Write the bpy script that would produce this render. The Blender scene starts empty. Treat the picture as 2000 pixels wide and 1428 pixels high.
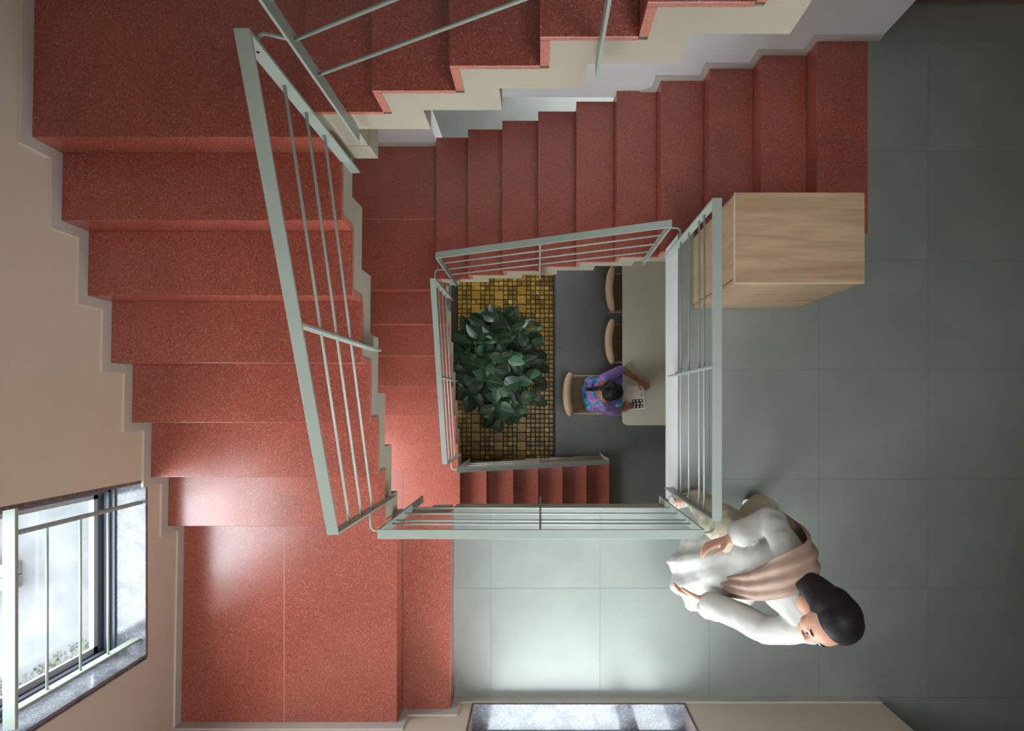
import bpy, bmesh, math, random
from mathutils import Vector, Matrix
R = math.radians
random.seed(7)
scene = bpy.context.scene
col = scene.collection

# ------------------------------------------------------------------ camera, sky, exposure
CAM_Z = 4.19
cd = bpy.data.cameras.new('camera'); cam = bpy.data.objects.new('camera', cd); col.objects.link(cam)
cam.location = (0, 0, CAM_Z); cam.rotation_euler = (0, 0, 0)
cd.sensor_width = 36; cd.lens = 23.0; cd.shift_x = -0.028; cd.shift_y = 0.038
cd.clip_start = 0.03; cd.clip_end = 100
scene.camera = cam
world = bpy.data.worlds.new('world'); scene.world = world; world.use_nodes = True
wb = world.node_tree.nodes['Background']
wb.inputs[0].default_value = (0.93, 0.965, 1.0, 1); wb.inputs[1].default_value = 16
scene.view_settings.view_transform = 'Standard'; scene.view_settings.look = 'None'
scene.view_settings.gamma = 1; scene.view_settings.use_curve_mapping = False
scene.view_settings.exposure = 0.0

def portal(name, loc, rot, sx, sy):
    l = bpy.data.lights.new(name, 'AREA'); l.shape = 'RECTANGLE'; l.size = sx; l.size_y = sy
    l.cycles.is_portal = True
    o = bpy.data.objects.new(name, l); col.objects.link(o); o.location = loc; o.rotation_euler = rot
    return o
def area(name, loc, rot, sx, sy, power, c=(1, 1, 1)):
    l = bpy.data.lights.new(name, 'AREA'); l.shape = 'RECTANGLE'; l.size = sx; l.size_y = sy
    l.energy = power; l.color = c
    o = bpy.data.objects.new(name, l); col.objects.link(o); o.location = loc; o.rotation_euler = rot
    return o
# daylight through the openings
portal('portal_left', (-2.42, -0.876, 1.575), (0, R(-90), 0), 1.75, 0.95)
portal('portal_left_low', (-2.42, -1.075, -1.315), (0, R(-90), 0), 2.43, 1.45)
portal('portal_front', (0.24, -2.2, 1.07), (R(90), 0, 0), 1.34, 1.95)
portal('portal_back', (1.3, 5.2, -2.6), (R(-90), 0, 0), 3.0, 1.8)
portal('portal_roof_fill', (1.1, -.85, 7.1), (0, 0, 0), 2.4, 1.5)  # serves the added roof opening that fills light from above

# ------------------------------------------------------------------ materials
def mat(name):
    m = bpy.data.materials.new(name); m.use_nodes = True
    nt = m.node_tree; b = nt.nodes['Principled BSDF']
    return m, nt, b
def N(nt, t, **kw):
    n = nt.nodes.new(t)
    for k, v in kw.items():
        if k in n.inputs: n.inputs[k].default_value = v
        else: setattr(n, k, v)
    return n
def coord(nt, scale=(1, 1, 1), kind='Object'):
    tc = nt.nodes.new('ShaderNodeTexCoord'); mp = nt.nodes.new('ShaderNodeMapping')
    mp.inputs['Scale'].default_value = scale
    nt.links.new(tc.outputs[kind], mp.inputs[0]); return mp.outputs[0]
def ramp(nt, fac, stops):
    r = nt.nodes.new('ShaderNodeValToRGB'); e = r.color_ramp.elements
    while len(e) < len(stops): e.new(0.5)
    for i, (p, c) in enumerate(stops):
        e[i].position = p; e[i].color = (*c, 1) if len(c) == 3 else c
    nt.links.new(fac, r.inputs[0]); return r.outputs[0]
def mixc(nt, a, b, f, blend='MIX'):
    n = nt.nodes.new('ShaderNodeMix'); n.data_type = 'RGBA'; n.blend_type = blend
    for s, v in ((6, a), (7, b)):
        if isinstance(v, tuple): n.inputs[s].default_value = (*v, 1)
        else: nt.links.new(v, n.inputs[s])
    if isinstance(f, (int, float)): n.inputs[0].default_value = f
    else: nt.links.new(f, n.inputs[0])
    return n.outputs[2]
def bump(nt, b, h, strength=0.2, dist=0.005):
    n = nt.nodes.new('ShaderNodeBump'); n.inputs['Strength'].default_value = strength; n.inputs['Distance'].default_value = dist
    nt.links.new(h, n.inputs['Height']); nt.links.new(n.outputs[0], b.inputs['Normal'])
def plain(name, c, rough=0.6, var=0.08, scale=6, metallic=0.0, bmp=0.0, spec=0.5):
    m, nt, b = mat(name)
    v = coord(nt)
    n = N(nt, 'ShaderNodeTexNoise', Scale=scale, Detail=5.0); nt.links.new(v, n.inputs['Vector'])
    lo = tuple(x * (1 - var) for x in c); hi = tuple(min(1, x * (1 + var)) for x in c)
    nt.links.new(ramp(nt, n.outputs['Fac'], [(0.3, lo), (0.7, hi)]), b.inputs['Base Color'])
    b.inputs['Roughness'].default_value = rough; b.inputs['Metallic'].default_value = metallic
    b.inputs['Specular IOR Level'].default_value = spec
    if bmp:
        n2 = N(nt, 'ShaderNodeTexNoise', Scale=scale * 12, Detail=4.0); nt.links.new(v, n2.inputs['Vector'])
        bump(nt, b, n2.outputs['Fac'], bmp, 0.003)
    return m
def terrazzo(name, base=(0.34, 0.080, 0.053), chip=(0.68, 0.34, 0.24), rough=0.25):
    m, nt, b = mat(name); v = coord(nt)
    n = N(nt, 'ShaderNodeTexNoise', Scale=2.2, Detail=6.0, Roughness=0.6); nt.links.new(v, n.inputs['Vector'])
    c0 = ramp(nt, n.outputs['Fac'], [(0.3, tuple(x * 0.82 for x in base)), (0.7, tuple(x * 1.16 for x in base))])
    vo = N(nt, 'ShaderNodeTexVoronoi', Scale=230.0); nt.links.new(v, vo.inputs['Vector'])
    sep = nt.nodes.new('ShaderNodeSeparateColor'); nt.links.new(vo.outputs['Color'], sep.inputs[0])
    c1 = mixc(nt, c0, chip, ramp(nt, sep.outputs[0], [(0.86, (0, 0, 0)), (0.93, (.30, .30, .30))]))
    c2 = mixc(nt, c1, tuple(x * 0.45 for x in base), ramp(nt, sep.outputs[1], [(0.72, (0, 0, 0)), (0.80, (.6, .6, .6))]))
    vb = N(nt, 'ShaderNodeTexVoronoi', Scale=95.0); nt.links.new(v, vb.inputs['Vector'])
    s2 = nt.nodes.new('ShaderNodeSeparateColor'); nt.links.new(vb.outputs['Color'], s2.inputs[0])
    msk = nt.nodes.new('ShaderNodeMath'); msk.operation = 'MULTIPLY'
    nt.links.new(ramp(nt, s2.outputs[0], [(0.90, (0, 0, 0)), (0.93, (.5, .5, .5))]), msk.inputs[0])
    nt.links.new(ramp(nt, vb.outputs['Distance'], [(0.22, (1, 1, 1)), (0.32, (0, 0, 0))]), msk.inputs[1])
    c3 = mixc(nt, c2, chip, msk.outputs[0])
    nt.links.new(c3, b.inputs['Base Color'])
    b.inputs['Roughness'].default_value = rough
    b.inputs['Specular IOR Level'].default_value = 0.85
    return m
def granite(name, base=(0.13, 0.135, 0.15), light=(0.27, 0.285, 0.31), rough=0.12):
    m, nt, b = mat(name); v = coord(nt)
    vo = N(nt, 'ShaderNodeTexVoronoi', Scale=170.0); nt.links.new(v, vo.inputs['Vector'])
    sep = nt.nodes.new('ShaderNodeSeparateColor'); nt.links.new(vo.outputs['Color'], sep.inputs[0])
    n = N(nt, 'ShaderNodeTexNoise', Scale=14.0, Detail=8.0); nt.links.new(v, n.inputs['Vector'])
    c = mixc(nt, base, light, ramp(nt, sep.outputs[0], [(0.5, (0, 0, 0)), (0.95, (.8, .8, .8))]))
    c = mixc(nt, c, tuple(x * .5 for x in base), ramp(nt, n.outputs['Fac'], [(0.48, (0, 0, 0)), (0.62, (.5, .5, .5))]))
    nt.links.new(c, b.inputs['Base Color']); b.inputs['Roughness'].default_value = rough
    return m
def wood(name, c1=(0.50, 0.345, 0.21), c2=(0.33, 0.205, 0.115), scale=(1.2, 14, 14), rough=0.5):
    m, nt, b = mat(name); v = coord(nt, scale)
    n = N(nt, 'ShaderNodeTexNoise', Scale=1.6, Detail=7.0, Roughness=0.62, Distortion=0.35); nt.links.new(v, n.inputs['Vector'])
    v2 = coord(nt, tuple(s * 7 if s > 5 else s * 1.5 for s in scale))
    n2 = N(nt, 'ShaderNodeTexNoise', Scale=2.0, Detail=3.0); nt.links.new(v2, n2.inputs['Vector'])
    a = ramp(nt, n.outputs['Fac'], [(0.30, c2), (0.46, tuple((x * .45 + y * .55) for x, y in zip(c2, c1))), (0.58, c1), (0.8, tuple(x * 1.12 for x in c1))])
    c = mixc(nt, a, tuple(x * .8 for x in c1), ramp(nt, n2.outputs['Fac'], [(0.45, (0, 0, 0)), (0.7, (.45, .45, .45))]))
    nt.links.new(c, b.inputs['Base Color']); b.inputs['Roughness'].default_value = rough
    return m
def glass_mat(name):
    m, nt, b = mat(name)
    tr = nt.nodes.new('ShaderNodeBsdfTransparent'); tr.inputs[0].default_value = (0.93, 0.96, 0.97, 1)
    gl = nt.nodes.new('ShaderNodeBsdfGlossy'); gl.inputs['Roughness'].default_value = 0.02
    lw = nt.nodes.new('ShaderNodeLayerWeight'); lw.inputs[0].default_value = 0.5
    pw = nt.nodes.new('ShaderNodeMath'); pw.operation = 'POWER'; pw.inputs[1].default_value = 5.0; nt.links.new(lw.outputs['Facing'], pw.inputs[0])
    ma = nt.nodes.new('ShaderNodeMath'); ma.operation = 'MULTIPLY_ADD'; ma.inputs[1].default_value = .94; ma.inputs[2].default_value = .04; nt.links.new(pw.outputs[0], ma.inputs[0])
    mx = nt.nodes.new('ShaderNodeMixShader')
    nt.links.new(ma.outputs[0], mx.inputs[0]); nt.links.new(tr.outputs[0], mx.inputs[1]); nt.links.new(gl.outputs[0], mx.inputs[2])
    nt.links.new(mx.outputs[0], nt.nodes['Material Output'].inputs[0]); return m
def leaf_mat(name, c, rough=0.38):
    m, nt, b = mat(name)
    v = coord(nt, (1, 1, 1))
    n = N(nt, 'ShaderNodeTexNoise', Scale=22.0, Detail=3.0); nt.links.new(v, n.inputs['Vector'])
    nt.links.new(ramp(nt, n.outputs['Fac'], [(0.3, tuple(x * .75 for x in c)), (0.7, tuple(x * 1.25 for x in c))]), b.inputs['Base Color'])
    b.inputs['Roughness'].default_value = rough
    return m

M = {}
M['red'] = terrazzo('red_terrazzo')
M['red_lit_edge'] = terrazzo('red_terrazzo_lit_edge', base=(0.52, 0.17, 0.115), rough=0.4)  # paler tone paints in the light caught by tread and riser ends
M['cream'] = plain('cream_plaster', (0.38, 0.338, 0.255), 0.75, 0.06, 3, bmp=0.06)
M['beige'] = plain('beige_wall_paint', (0.60, 0.51, 0.41), 0.8, 0.025, 1.2, bmp=0.05)
M['white'] = plain('white_wall_paint', (0.66, 0.65, 0.65), 0.75, 0.03, 2)
M['skirt'] = plain('grey_skirting', (0.50, 0.465, 0.425), 0.55, 0.07, 5)
M['groove'] = plain('pale_skirting_bead', (0.66, 0.58, 0.46), 0.6, 0.03, 5)
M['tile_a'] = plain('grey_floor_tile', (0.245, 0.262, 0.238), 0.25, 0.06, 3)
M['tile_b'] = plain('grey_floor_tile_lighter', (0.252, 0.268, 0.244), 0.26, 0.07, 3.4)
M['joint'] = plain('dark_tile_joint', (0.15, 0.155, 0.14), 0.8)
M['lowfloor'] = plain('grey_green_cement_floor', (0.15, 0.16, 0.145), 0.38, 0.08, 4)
M['rail'] = plain('sage_green_painted_steel', (0.31, 0.365, 0.315), 0.42, 0.04, 9)
M['wood'] = wood('light_oak_across')
M['wood_v'] = wood('light_oak_upright', scale=(14, 14, 1.2))
M['wood_edge'] = plain('pale_oak_edge', (0.66, 0.50, 0.31), 0.5, 0.05, 20)
M['granite'] = granite('polished_grey_granite')
M['granite_d'] = granite('maroon_granite_edge', (0.09, 0.06, 0.06), (0.28, 0.2, 0.2), 0.35)
M['alu'] = plain('dark_window_aluminium', (0.10, 0.115, 0.15), 0.35, 0.03, 4)
M['glass'] = glass_mat('window_glass')
M['yard'] = plain('pale_cement_yard', (0.055, 0.058, 0.061), 0.9, 0.35, 1.6)
M['grass'] = plain('dry_grass_verge', (0.085, 0.085, 0.05), 0.95, 0.5, 14)
M['darkblock'] = plain('dark_glazed_block', (0.05, 0.055, 0.055), 0.5, 0.3, 20)
M['laminate'] = plain('cream_table_laminate', (0.60, 0.56, 0.46), 0.38, 0.02, 2)
M['blackmetal'] = plain('black_metal', (0.02, 0.02, 0.02), 0.5)
M['chairfab'] = plain('tan_chair_upholstery', (0.60, 0.42, 0.27), 0.8, 0.07, 14, bmp=0.2)
M['seatfab'] = plain('olive_brown_seat_fabric', (0.20, 0.14, 0.07), 0.9, 0.1, 20, bmp=0.2)
M['paper'] = plain('magazine_paper', (0.86, 0.78, 0.70), 0.6, 0.03, 5)
M['ink'] = plain('printing_ink', (0.03, 0.03, 0.03), 0.6)
M['soil'] = plain('dark_soil', (0.035, 0.025, 0.018), 0.95, 0.4, 40)
M['pot'] = plain('terracotta_pot', (0.42, 0.16, 0.08), 0.8, 0.1, 10)
M['bark'] = plain('brown_green_stem', (0.12, 0.10, 0.05), 0.8, 0.2, 30)
M['leaf'] = [leaf_mat('dark_green_leaf', (0.018, 0.045, 0.02)), leaf_mat('mid_green_leaf', (0.03, 0.085, 0.038)),
             leaf_mat('pale_green_leaf', (0.10, 0.24, 0.13)), leaf_mat('olive_leaf', (0.09, 0.13, 0.03))]
M['vein'] = plain('pale_leaf_vein', (0.10, 0.18, 0.08), 0.5)
M['skin_l'] = plain('warm_skin', (0.56, 0.29, 0.19), 0.5, 0.05, 12)
M['skin_d'] = plain('brown_skin', (0.30, 0.135, 0.065), 0.5, 0.06, 12)
M['hair'] = plain('black_hair', (0.010, 0.008, 0.008), 0.55, 0.3, 60, spec=0.25)
M['lip'] = plain('lips', (0.33, 0.10, 0.08), 0.5)
M['eyew'] = plain('eye_white', (0.75, 0.73, 0.70), 0.3)
M['kurta'] = plain('white_cotton', (0.42, 0.41, 0.375), 0.85, 0.06, 5, bmp=0.1)
M['trouser'] = plain('beige_trouser_cloth', (0.50, 0.44, 0.32), 0.85, 0.08, 6)
M['scarf'] = plain('brown_scarf_cloth', (0.30, 0.20, 0.15), 0.85, 0.15, 10)
M['sandal'] = plain('white_sandal', (0.70, 0.68, 0.62), 0.6)
M['gold'] = plain('gold_bangle', (0.8, 0.55, 0.22), 0.25, metallic=1.0)
mos_cols = [(0.36, 0.24, 0.05), (0.30, 0.19, 0.045), (0.22, 0.13, 0.035), (0.45, 0.34, 0.12), (0.40, 0.26, 0.08), (0.26, 0.20, 0.07), (0.56, 0.46, 0.24), (0.17, 0.10, 0.05)]
M['mos'] = [plain('mosaic_%s' % n, (c[0], c[1] * .9, c[2] * .42), 0.35, 0.22, 25) for n, c in zip(('ochre', 'amber', 'brown', 'straw', 'honey', 'olive', 'cream', 'umber'), mos_cols)]
M['grout'] = plain('dark_grout', (0.04, 0.028, 0.015), 0.9)
def sari_mat():
    m, nt, b = mat('patterned_sari_silk'); v = coord(nt)
    n = N(nt, 'ShaderNodeTexNoise', Scale=5.5, Detail=3.0, Distortion=1.2); nt.links.new(v, n.inputs['Vector'])
    c = ramp(nt, n.outputs['Fac'], [(0.32, (0.01, 0.02, 0.09)), (0.41, (0.02, 0.20, 0.42)), (0.48, (0.04, 0.40, 0.62)), (0.54, (0.30, 0.03, 0.50)), (0.60, (0.6, 0.28, 0.22)), (0.66, (0.02, 0.12, 0.34))])
    n2 = N(nt, 'ShaderNodeTexNoise', Scale=60.0, Detail=2.0); nt.links.new(v, n2.inputs['Vector'])
    c = mixc(nt, c, (0.55, 0.6, 0.75), ramp(nt, n2.outputs['Fac'], [(0.58, (0, 0, 0)), (0.66, (.5, .5, .5))]))
    nt.links.new(c, b.inputs['Base Color']); b.inputs['Roughness'].default_value = 0.5; return m
M['sari'] = sari_mat()
M['blouse'] = plain('purple_blouse', (0.27, 0.16, 0.52), 0.7, 0.12, 20)

# ------------------------------------------------------------------ mesh helpers
def link(name, me, m=None, parent=None, smooth=False):
    o = bpy.data.objects.new(name, me); col.objects.link(o)
    if m is not None:
        for x in (m if isinstance(m, list) else [m]): me.materials.append(x)
    if parent is not None: o.parent = parent
    if smooth:
        for p in me.polygons: p.use_smooth = True
    return o
def mesh(name, verts, faces, m=None, parent=None, smooth=False, mi=None):
    me = bpy.data.meshes.new(name); me.from_pydata([tuple(v) for v in verts], [], faces)
    if mi: me.polygons.foreach_set('material_index', mi)
    me.update()
    return link(name, me, m, parent, smooth)
BF = [(0, 3, 2, 1), (4, 5, 6, 7), (0, 1, 5, 4), (1, 2, 6, 5), (2, 3, 7, 6), (3, 0, 4, 7)]
class MB:
    def __init__(s): s.v = []; s.f = []; s.mi = []
    def add(s, v, f, mi=0):
        n = len(s.v); s.v += list(v); s.f += [tuple(i + n for i in q) for q in f]; s.mi += [mi] * len(f)
    def box(s, x0, x1, y0, y1, z0, z1, mi=0):
        s.add([(x0, y0, z0), (x1, y0, z0), (x1, y1, z0), (x0, y1, z0), (x0, y0, z1), (x1, y0, z1), (x1, y1, z1), (x0, y1, z1)], BF, mi); return s
    def qbox(s, q, z0, z1, mi=0):                       # q: four plan corners, counter-clockwise
        s.add([(x, y, z0) for x, y in q] + [(x, y, z1) for x, y in q], BF, mi); return s
    def prism(s, poly, fn, mi=0):                       # poly: (u, z); fn(u, z, side) -> point
        n = len(poly)
        s.add([fn(u, z, 0) for u, z in poly] + [fn(u, z, 1) for u, z in poly],
              [tuple(range(n))[::-1], tuple(range(n, 2 * n))] + [(i, (i + 1) % n, n + (i + 1) % n, n + i) for i in range(n)], mi); return s
    def tube(s, pts, r, seg=8, mi=0, caps=True):
        pts = [Vector(p) for p in pts]; rings = []
        rr = r if isinstance(r, (list, tuple)) else [r] * len(pts)
        up = None
        for i, p in enumerate(pts):
            t = (pts[min(i + 1, len(pts) - 1)] - pts[max(i - 1, 0)]).normalized()
            if up is None:
                up = Vector((0, 0, 1)) if abs(t.z) < 0.9 else Vector((0, 1, 0))
            a = t.cross(up).normalized(); b2 = a.cross(t).normalized(); up = b2
            rings.append([p + a * math.cos(2 * math.pi * k / seg) * rr[i] + b2 * math.sin(2 * math.pi * k / seg) * rr[i] for k in range(seg)])
        v = [q for rg in rings for q in rg]
        f = [(i * seg + k, i * seg + (k + 1) % seg, (i + 1) * seg + (k + 1) % seg, (i + 1) * seg + k) for i in range(len(pts) - 1) for k in range(seg)]
        if caps: f += [tuple(range(seg))[::-1], tuple(range((len(pts) - 1) * seg, len(pts) * seg))]
        s.add(v, f, mi); return s
    def build(s, name, m=None, parent=None, smooth=False, bevel=0):
        o = mesh(name, s.v, s.f, m, parent, smooth, s.mi)
        bm = bmesh.new(); bm.from_mesh(o.data); bmesh.ops.recalc_face_normals(bm, faces=bm.faces); bm.to_mesh(o.data); bm.free()
        if bevel:
            b = o.modifiers.new('bevel', 'BEVEL'); b.width = bevel; b.segments = 2; b.limit_method = 'ANGLE'
        return o
def empty(name, loc=(0, 0, 0), rz=0, label=None, cat=None, group=None):
    o = bpy.data.objects.new(name, None); col.objects.link(o); o.location = loc; o.rotation_euler = (0, 0, rz)
    o.empty_display_size = 0.1
    if label: o['label'] = label
    if cat: o['category'] = cat
    if group: o['group'] = group
    return o
def tag(o, label=None, cat=None, group=None, kind=None):
    for k, v in (('label', label), ('category', cat), ('group', group), ('kind', kind)):
        if v: o[k] = v
    return o

# ------------------------------------------------------------------ dimensions (metres, landing-side storey floor at z = 0)
H = 0.17
YB, YF = 2.335, -1.88                                    # back and front wall faces
LOW = -24 * H                                            # lower storey floor
def xw(y): return -2.0955 + 0.017 * y                    # the left wall runs very slightly askew
def xi(y): return -0.869 + 0.0107 * y                    # well-side edge of the left flights
def x_low(y): return -0.873
WX0, WX1, WY0, WY1 = -0.867, 0.882, -0.66, 1.097         # the open well

# ------------------------------------------------------------------ walls
def cells(u0, u1, z0, z1, holes):
    us = sorted({u0, u1, *[h[0] for h in holes], *[h[1] for h in holes]}); zs = sorted({z0, z1, *[h[2] for h in holes], *[h[3] for h in holes]})
    for a, b in zip(us, us[1:]):
        for c, d in zip(zs, zs[1:]):
            if not any(h[0] <= a and b <= h[1] and h[2] <= c and d <= h[3] for h in holes): yield a, b, c, d
b = MB()
WIN = (-1.352, -0.40, 0.682, 2.45); WINL = (-1.80, -0.35, -2.53, -0.10)
for y0, y1, z0, z1 in cells(YF - .3, 5.2, LOW - .3, 7.1, [WIN, WINL]):
    b.qbox([(xw(y0) - .30, y0), (xw(y0), y0), (xw(y1), y1), (xw(y1) - .30, y1)], z0, z1)
tag(b.build('wall_left', M['beige']), kind='structure')
b = MB(); FW = (-0.43, 0.908, 0.082, 2.05)
for x0, x1, z0, z1 in cells(-2.35, 2.15, LOW - .3, 7.1, [FW]): b.box(x0, x1, YF - .3, YF, z0, z1)
tag(b.build('wall_front', M['beige']), kind='structure')
b = MB()
for x0, x1, z0, z1 in cells(-2.35, 2.167, LOW - .3, 7.1, [(-0.925, 0.60, LOW - .3, -0.783)]): b.box(x0, x1, YB, YB + .18, z0, z1)
tag(b.build('wall_back', M['white']), kind='structure')
b = MB()
b.box(5.0, 5.2, -4.6, 5.2, LOW - .3, 7.1)
tag(b.build('wall_right', M['beige']), kind='structure')
b = MB()
b.box(2.15, 5.0, -4.6, -4.4, LOW - .3, 7.1); b.box(2.15 - .2, 2.15, -4.6, YF - .3, LOW - .3, 7.1)
tag(b.build('wall_front_far', M['beige']), kind='structure')
b = MB()
for x0, x1, z0, z1 in cells(-2.2, 5.0, LOW - .3, 7.1, [(-0.2, 2.8, LOW + .6, -1.6)]): b.box(x0, x1, 5.0, 5.2, z0, z1)  # unseen opening added to bring daylight to the lower floor
tag(b.build('wall_back_far', M['white']), kind='structure')
# ceiling with an unseen roof opening added for overhead light, and the storey slab above the hall
b = MB()
for x0, x1, y0, y1 in cells(-2.35, 5.2, -4.6, 5.2, [(-.1, 2.3, -1.6, -.1)]): b.box(x0, x1, y0, y1, 7.0, 7.2)
tag(b.build('ceiling', M['white']), kind='structure')
b = MB(); b.box(1.7, 5.0, -4.4, 5.0, 3.88, 4.08)
tag(b.build('ceiling', M['white']), kind='structure')
b = MB(); b.box(-2.08, .62, .05, 2.33, 4.4, 4.6); b.box(-2.1, -.75, -1.0, .05, 4.4, 4.6)  # unseen slab added overhead to shade the upper left landing
tag(b.build('ceiling', M['white']), kind='structure')

# ------------------------------------------------------------------ lower storey floor, yard
b = MB()
MX0, MX1, MY0, MY1 = -1.14, 0.188, -0.82, 2.3
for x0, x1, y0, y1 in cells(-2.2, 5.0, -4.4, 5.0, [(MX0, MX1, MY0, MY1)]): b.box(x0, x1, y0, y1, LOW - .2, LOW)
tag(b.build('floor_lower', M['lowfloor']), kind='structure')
b = MB(); b.box(-14, -2.45, -9, 9, LOW - .3, LOW - .05); b.box(-2.45, 8, -12, -4.6, LOW - .3, LOW - .05); b.box(-2.45, 8, 5.2, 12, LOW - .3, LOW - .05)
b.box(-2.45, 1.95, -4.6, YF - .3, LOW - .3, LOW - .05)
tag(b.build('ground', M['yard']), kind='structure')
b = MB(); random.seed(3)
for i in range(14000):
    x = random.uniform(-8.6, -5.1); y = random.uniform(-6.2, -3.25 + 0.25 * math.sin(x * 3)); h = random.uniform(.02, .06); a = random.uniform(0, 6.28)
    dx, dy = .012 * math.cos(a), .012 * math.sin(a); lx, ly = random.uniform(-.03, .03), random.uniform(-.03, .03)
    b.add([(x - dx, y - dy, LOW - .05), (x + dx, y + dy, LOW - .05), (x + lx, y + ly, LOW - .05 + h)], [(0, 1, 2)])
g = b.build('grass', M['grass'])
tag(g, 'thin dry grass on the pale yard seen low in the left window', 'grass', kind='stuff')
blk = empty('yard_block', (-6.75, -2.15, LOW - .05), 0, 'small dark block of stacked pieces outside the left window', 'block')
for i in range(2):
    for j in range(3):
        MB().box(-.28 + j * .15, -.14 + j * .15, -.16 + i * .17, 0 + i * .17, 0, .22 + .03 * ((i + j) % 2)).build('brick', M['darkblock'], blk, bevel=.006)

# ------------------------------------------------------------------ upper floor: slab, beam, tiles
regs = [(-0.5536, 0.882, YF, WY0), (0.882, 3.9, YF, WY1), (2.095, 3.9, WY1, 2.56), (2.15, 3.9, -4.4, YF)]
fl = tag(empty('floor'), kind='structure')
b = MB()
b.box(-0.5536, 5.0, YF, WY0 - .001, -.15, -.0012); b.box(0.884, 5.0, WY0 - .001, WY1 - .002, -.15, -.0012); b.box(2.095, 5.0, WY1 - .002, YB, -.15, -.0012)
b.box(2.167, 5.0, YB, 5.0, -.15, -.0012); b.box(2.15, 5.0, -4.4, YF, -.15, -.0012)
b.build('slab', M['joint'], fl)
b = MB(); b.box(0.882, 0.8845, WY0, WY1 - .002, -.43, -.0005); b.box(0.8845, 1.08, WY0, WY1 - .01, -.43, -.151)
b.build('edge_beam', M['white'], fl)
b = MB(); b.box(-0.5536, 0.8845, WY0 - .0015, WY0 + .001, -.15, -.0005)
b.build('edge_band', M['cream'], fl)
gx = [-0.32 + 0.7 * k for k in range(-1, 8)]; gy = [0.223 + 0.7 * k for k in range(-7, 5)]
k = 0
for ix in range(len(gx) - 1):
    for iy in range(len(gy) - 1):
        b = MB()
        for r in regs:
            x0, x1, y0, y1 = max(r[0], gx[ix] + .0012), min(r[1], gx[ix + 1] - .0012), max(r[2], gy[iy] + .0012), min(r[3], gy[iy + 1] - .0012)
            if x1 - x0 > .005 and y1 - y0 > .005: b.box(x0, x1, y0, y1, -.012, 0)
        if b.v:
            b.build('tile', M['tile_a'] if (ix * 3 + iy * 5) % 4 else M['tile_b'], fl); k += 1

# ------------------------------------------------------------------ stair flights
TT, RT = 0.022, 0.03                                     # tread and riser slab thickness
def tread_part(b4, z, par):
    MB().qbox(b4, z - TT, z).build('tread', M['red'], par, bevel=.002)
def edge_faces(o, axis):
    o.data.materials.append(M['red_lit_edge'])  # lit look put into the colour of the end faces
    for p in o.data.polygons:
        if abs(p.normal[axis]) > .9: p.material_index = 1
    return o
def flight(label, us, z0, axis, sgn, side, last_len=0, body=True, parts=True):
    """us: nosing positions in ascending order; riser i rises from level i to i+1; side(u)->(a,b) across extents.
       axis 'x' or 'y'; sgn = direction of ascent. The last nosing belongs to the landing above."""
    root = empty('stair_flight', (0, 0, 0), 0, label, 'stairs')
    def P(u, v, z): return (u, v, z) if axis == 'x' else (v, u, z)
    def quad(ua, ub):
        a0, a1 = side(ua); c0, c1 = side(ub)
        pts = [P(ua, a0, 0)[:2], P(ub, c0, 0)[:2], P(ub, c1, 0)[:2], P(ua, a1, 0)[:2]]
        return pts
    n = len(us)
    ends = list(us[1:]) + [us[-1] + sgn * last_len]
    for i, u in enumerate(us):
        zt = z0 + H * (i + 1)
        # riser slab, under the tread nosing
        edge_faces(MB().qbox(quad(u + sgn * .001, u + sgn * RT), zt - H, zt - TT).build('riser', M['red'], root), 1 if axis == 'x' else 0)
        if abs(ends[i] - u) > .01:
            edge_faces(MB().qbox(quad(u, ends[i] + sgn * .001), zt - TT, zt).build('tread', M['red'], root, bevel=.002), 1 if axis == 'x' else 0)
    top = []; bot = []
    for i, u in enumerate(us):
        zt = z0 + H * (i + 1) - TT
        top += [(u + sgn * RT, zt - H + (TT if i == 0 else 0)), (u + sgn * RT, zt)]
    lastu = ends[-1] if last_len else us[-1] + sgn * .155
    top.append((lastu, z0 + H * n - TT))
    for i in range(n - 1, -1, -1):
        zt = z0 + H * (i + 1) - .16
        u2 = lastu if i == n - 1 else us[i + 1] + sgn * .155
        bot += [(u2, zt), (us[i] + sgn * .155, zt)]
    bot += [(us[0] + sgn * .155, z0 - .16), (us[0] + sgn * RT, z0 - .16)]
    poly = [p for j, p in enumerate(top + bot) if j == 0 or (abs(p[0] - (top + bot)[j - 1][0]) + abs(p[1] - (top + bot)[j - 1][1])) > 1e-5]
    def fn(u, z, s):
        a, c = side(u); e = .003
        v = (a + e) if s == 0 else (c - e)
        return P(u, v, z)
    MB().prism(poly, fn).build('stepped_soffit', M['cream'], root)
    return root

# A: left flight, descends towards the front
A_us = [-.685, -.39, -.093, .201, .498, .795, 1.087]
flight('broad red terrazzo flight along the left wall with cream stepped side', A_us, 2 * H, 'y', 1, lambda u: (xw(u) + .001, xi(u)))
# B: upper flight rising to the right at the back
B_us = [-.898 + .2985 * i for i in range(10)]
flight('topmost red flight crossing the top edge with pink tread edges', B_us, 9 * H, 'x', 1, lambda u: (1.1125, YB - .001), last_len=.3)
# C: back flight descending to the left
C_us = [-.913, -.617, -.316, -.02, .276, .566, .863, 1.17, 1.47, 1.77]
flight('long narrow red flight behind the well dropping leftwards from grey floor', C_us, -10 * H, 'x', 1, lambda u: (1.097, YB - .001), last_len=.325)
# D: lower left flight
D_us = [-.692, -.411, -.113, .175, .463, .744, 1.037]
flight('shaded lower red flight beneath the left flight', D_us, -17 * H, 'y', 1, lambda u: (xw(u) + .001, -.873))
# E: lowest flight descending to the right
E_us = [.849, .555, .26, -.03, -.31, -.60, -.873]
flight('lowest short red flight reaching the lower floor beside mosaic', E_us, -24 * H, 'x', -1, lambda u: (YF + .001, -.65))
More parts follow.
